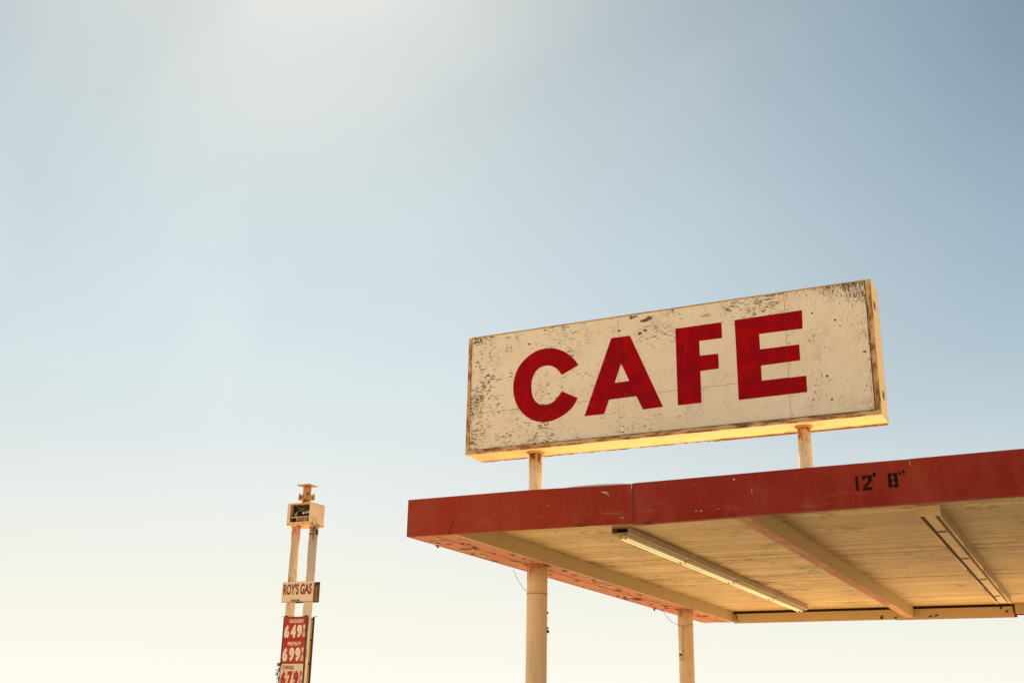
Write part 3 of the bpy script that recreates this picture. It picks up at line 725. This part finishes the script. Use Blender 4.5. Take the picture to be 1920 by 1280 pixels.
b = MB(); b.box(bx0+.50, bx0+.86, by0+.08, by0+.30, bz0+.12, bz0+.30, bevel=.02); b.build('ballast', plain('brown_ballast', (.30, .17, .09)), cb)
b = MB(); b.tube([(bx0+.36, by0+.12, bz0+.332), (bx0+.36, by0+.12, bz0+.44), (bx0+.40, by0+.12, bz0+.55)], [.04, .055, .03], 12); b.build('insulator', M_rust, cb)
for x, z, r in ((.72, .48, .06), (.88, .50, .045), (1.03, .54, .075)):
    b = MB(); b.tube([(bx0+x-.03, by0+.16, bz0+z-r*.6), (bx0+x-.02, by0+.15, bz0+z), (bx0+x+.02, by0+.15, bz0+z+r)], [r*.6, r, r*.4], 14); b.build('bulb', M_white, cb)
b = MB()
for (xa, za, xb, zb) in ((.3, .8, .9, .62), (.35, .55, .7, .75), (.5, .7, .95, .5), (.6, .45, .85, .62), (.2, .6, .3, .34)):
    b.tube([(bx0+xa, by0+.2, bz0+za), (bx0+(xa+xb)/2, by0+.12, bz0+(za+zb)/2-.06), (bx0+xb, by0+.2, bz0+zb)], .012, 6)
b.build('wiring', plain('dull_wiring', (.30, .22, .15)), cb)
# stub pipe, coupling and square cap on top
cx = -29.09
b = MB(); b.tube([(cx, GY, 10.395), (cx, GY, 10.43), (cx, GY, 10.44), (cx, GY, 10.52)], [.24, .24, .19, .19], 20); b.build('collar', M_rust, gs)
b = MB(); b.tube([(cx, GY, 10.56), (cx, GY, 10.60), (cx, GY, 10.76), (cx, GY, 10.80)], [.17, .24, .26, .22], 20, jit=.03)
for a in range(4):
    q = a*math.pi/2+.4; x_, y_ = cx+.29*math.cos(q), GY+.29*math.sin(q); b.tube([(x_, y_, 10.58), (x_, y_, 10.84)], .05, 6, smooth=False)
b.tube([(cx, GY, 10.50), (cx, GY, 10.57)], .16, 16); b.build('coupling', M_rust, gs)
b = MB(); b.tube([(cx, GY, 10.79), (cx, GY, 11.17)], .165, 20); b.build('stub_pipe', M_rust, gs)
b = MB(); b.box(cx-.31, cx+.31, GY-.31, GY+.31, 11.17, 11.20)
b.build('cap_plate', M_rust, gs)
# name panel, front and rear
PF, PR = 38.25, 38.69
b = MB(); b.box(-29.80, -28.268, PF, PF+.02, 6.428, 7.230, bevel=.004); npn = b.build('name_panel', M_gpanel, gs)
b = MB(); b.box(-29.80, -28.268, PR, PR+.02, 6.428, 7.230)
b.build('name_panel', M_gback, gs, 'bare brown back of the rear name panel')
b = MB(); b.box(-29.805, -28.262, PR-.03, PR-.001, 7.20, 7.236); b.box(-29.805, -28.262, PR-.03, PR-.001, 6.424, 6.46); b.box(-28.30, -28.262, PR-.03, PR-.001, 6.461, 7.199); b.box(-28.50, -28.262, PR-.02, PR-.001, 7.10, 7.198)
b.build('panel_edge', M_gframe, gs)
b = MB(); b.box(-29.79, -28.272, PF-.006, PF-.001, 6.418, 6.432); b.build('panel_edge', M_gframe, gs)
text_part('name_lettering', "ROY'S", -29.735, -28.97, 6.71, 7.155, PF-.003, M_gtext, npn, .03, .0)
text_part('name_lettering', "GAS", -28.885, -28.33, 6.71, 7.14, PF-.003, M_gtext, npn, .03, .0)
text_part('small_lettering', "GASOLINE", -29.33, -28.88, 6.445, 6.525, PF-.003, M_gframe, npn, .03)
# price board: front in three panels, rear board seen from its back
bl, br_ = -29.605, -28.415
zt = 5.845; rows = [(4.955, 5.82), (4.045, 4.945), (3.12, 4.03)]
b = MB(); b.box(bl, bl+.03, PF, PF+.05, 3.08, zt); b.box(br_-.055, br_, PF, PF+.05, 3.08, zt); b.box(bl+.031, br_-.056, PF, PF+.05, 5.822, zt); b.box(bl+.031, br_-.056, PF, PF+.05, 3.08, 3.118)
b.box(bl+.031, br_-.056, PF+.002, PF+.05, 4.032, 4.044); b.box(bl+.031, br_-.056, PF+.002, PF+.05, 4.946, 4.954)
b.box(bl-.15, bl+.19, PF+.06, PF+.09, zt+.03, zt+.045); b.box(bl+.05, bl+.17, PF+.01, PF+.06, zt, zt+.05); b.box(br_-.16, br_-.05, PF+.01, PF+.06, zt, zt+.04)
b.build('price_frame', M_gframe, gs)
def price(i, head, digs, mpan, mtx, mdg, hx0, hx1):
    z0, z1 = rows[i]; b = MB(); b.box(bl+.032, br_-.057, PF+.012, PF+.03, z0, z1); pn = b.build('price_panel', mpan, gs)
    y = PF+.011; H_ = z1-z0
    text_part('fuel_lettering', head, hx0, hx1, z1-.215, z1-.075, y, mtx, pn, .022)
    xs = (bl+.075, bl+.40, bl+.695)
    for x, d in zip(xs, digs): text_part('price_digit', d, x, x+.25, z0+.07, z1-.29, y, mdg, pn, .07)
    text_part('price_digit', '9', bl+.99, bl+1.085, z1-.53, z1-.28, y, mdg, pn, .035)
    text_part('price_digit', '10', bl+.975, bl+1.10, z0+.09, z0+.30, y, mdg, pn, .03)
    b = MB(); b.box(bl+.99, bl+1.09, y-.004, y, z0+.328, z0+.338); b.build('fraction_bar', mdg, pn)
    mc = M_gframe if i == 2 else M_gtext
    for x in xs:
        for za, zb in ((z0+.035, z0+.072), (z1-.29, z1-.262)): b = MB(); b.box(x+.12, x+.155, y-.007, y-.0045, za, zb); b.build('digit_clip', mc, pn)
        b = MB(); b.box(x-.005, x+.28, y-.0055, y-.0042, z0+.32, z0+.328); b.build('digit_hinge', mc, pn)
        if i == 2: b = MB(); b.box(x+.297, x+.303, y-.003, y-.001, z0+.03, z1-.27); b.build('digit_rail', mc, pn)
price(0, 'UNLEADED', '649', M_gred, M_gwhite, M_gwhite, bl+.30, bl+.98)
price(1, 'PREMIUM', '699', M_gred, M_gwhite, M_gwhite, bl+.30, bl+.93)
price(2, 'DIESEL', '679', M_gcream, M_gtext, M_gdigit, bl+.14, bl+.72)
b = MB(); b.box(bl, br_-.075, PR, PR+.02, 3.08, zt-.02); b.build('price_board_back', M_inner, gs)
b = MB(); b.box(br_-.075, br_, PR-.008, PR+.03, 3.08, zt+.03); b.box(br_-.6, br_-.076, PR-.03, PR-.001, zt-.09, zt-.02)
for z in (4.045, 4.945): b.box(br_-.6, br_-.076, PR-.02, PR-.001, z-.03, z+.03)
b.box(br_+.02, br_+.14, PR-.01, PR+.01, zt+.02, zt+.035); b.build('price_frame', M_gframe, gs)
# dry vine up the left side of the board
b = MB(); rv = random.Random(5); z = 2.6; stem = []
while z < 4.02: stem.append(Vector((bl-.04-.05*math.sin(z*9)-max(0, .03*(3.9-z)), PF+.03, z))); z += .06
b.tube(stem, .02, 6, jit=.3)
for p in stem:
    for k in range(5):
        c = p + Vector((rv.uniform(-.09, .03), rv.uniform(-.06, .06), rv.uniform(-.05, .05))); b.flake(c, (rv.uniform(-1, 1), .3, rv.uniform(-1, 1)), (rv.uniform(-1, 1), .4, rv.uniform(-1, 1)), rv.uniform(.018, .035), (0, -1, 0), 0, .5)
tip = atY(524, 1244, PF+.02)
for k in range(16): b.flake(tip+Vector((rv.uniform(-.05, .08), rv.uniform(-.04, .04), rv.uniform(-.08, .04))), (1, 0, rv.uniform(-1, 1)), (0, .4, 1), .028, (0, -1, 0), 0, .5)
tag(b.build('dry_vine', M_leaf, fix=False), 'scraggly dark vine climbing the left edge of the price board', 'vine')
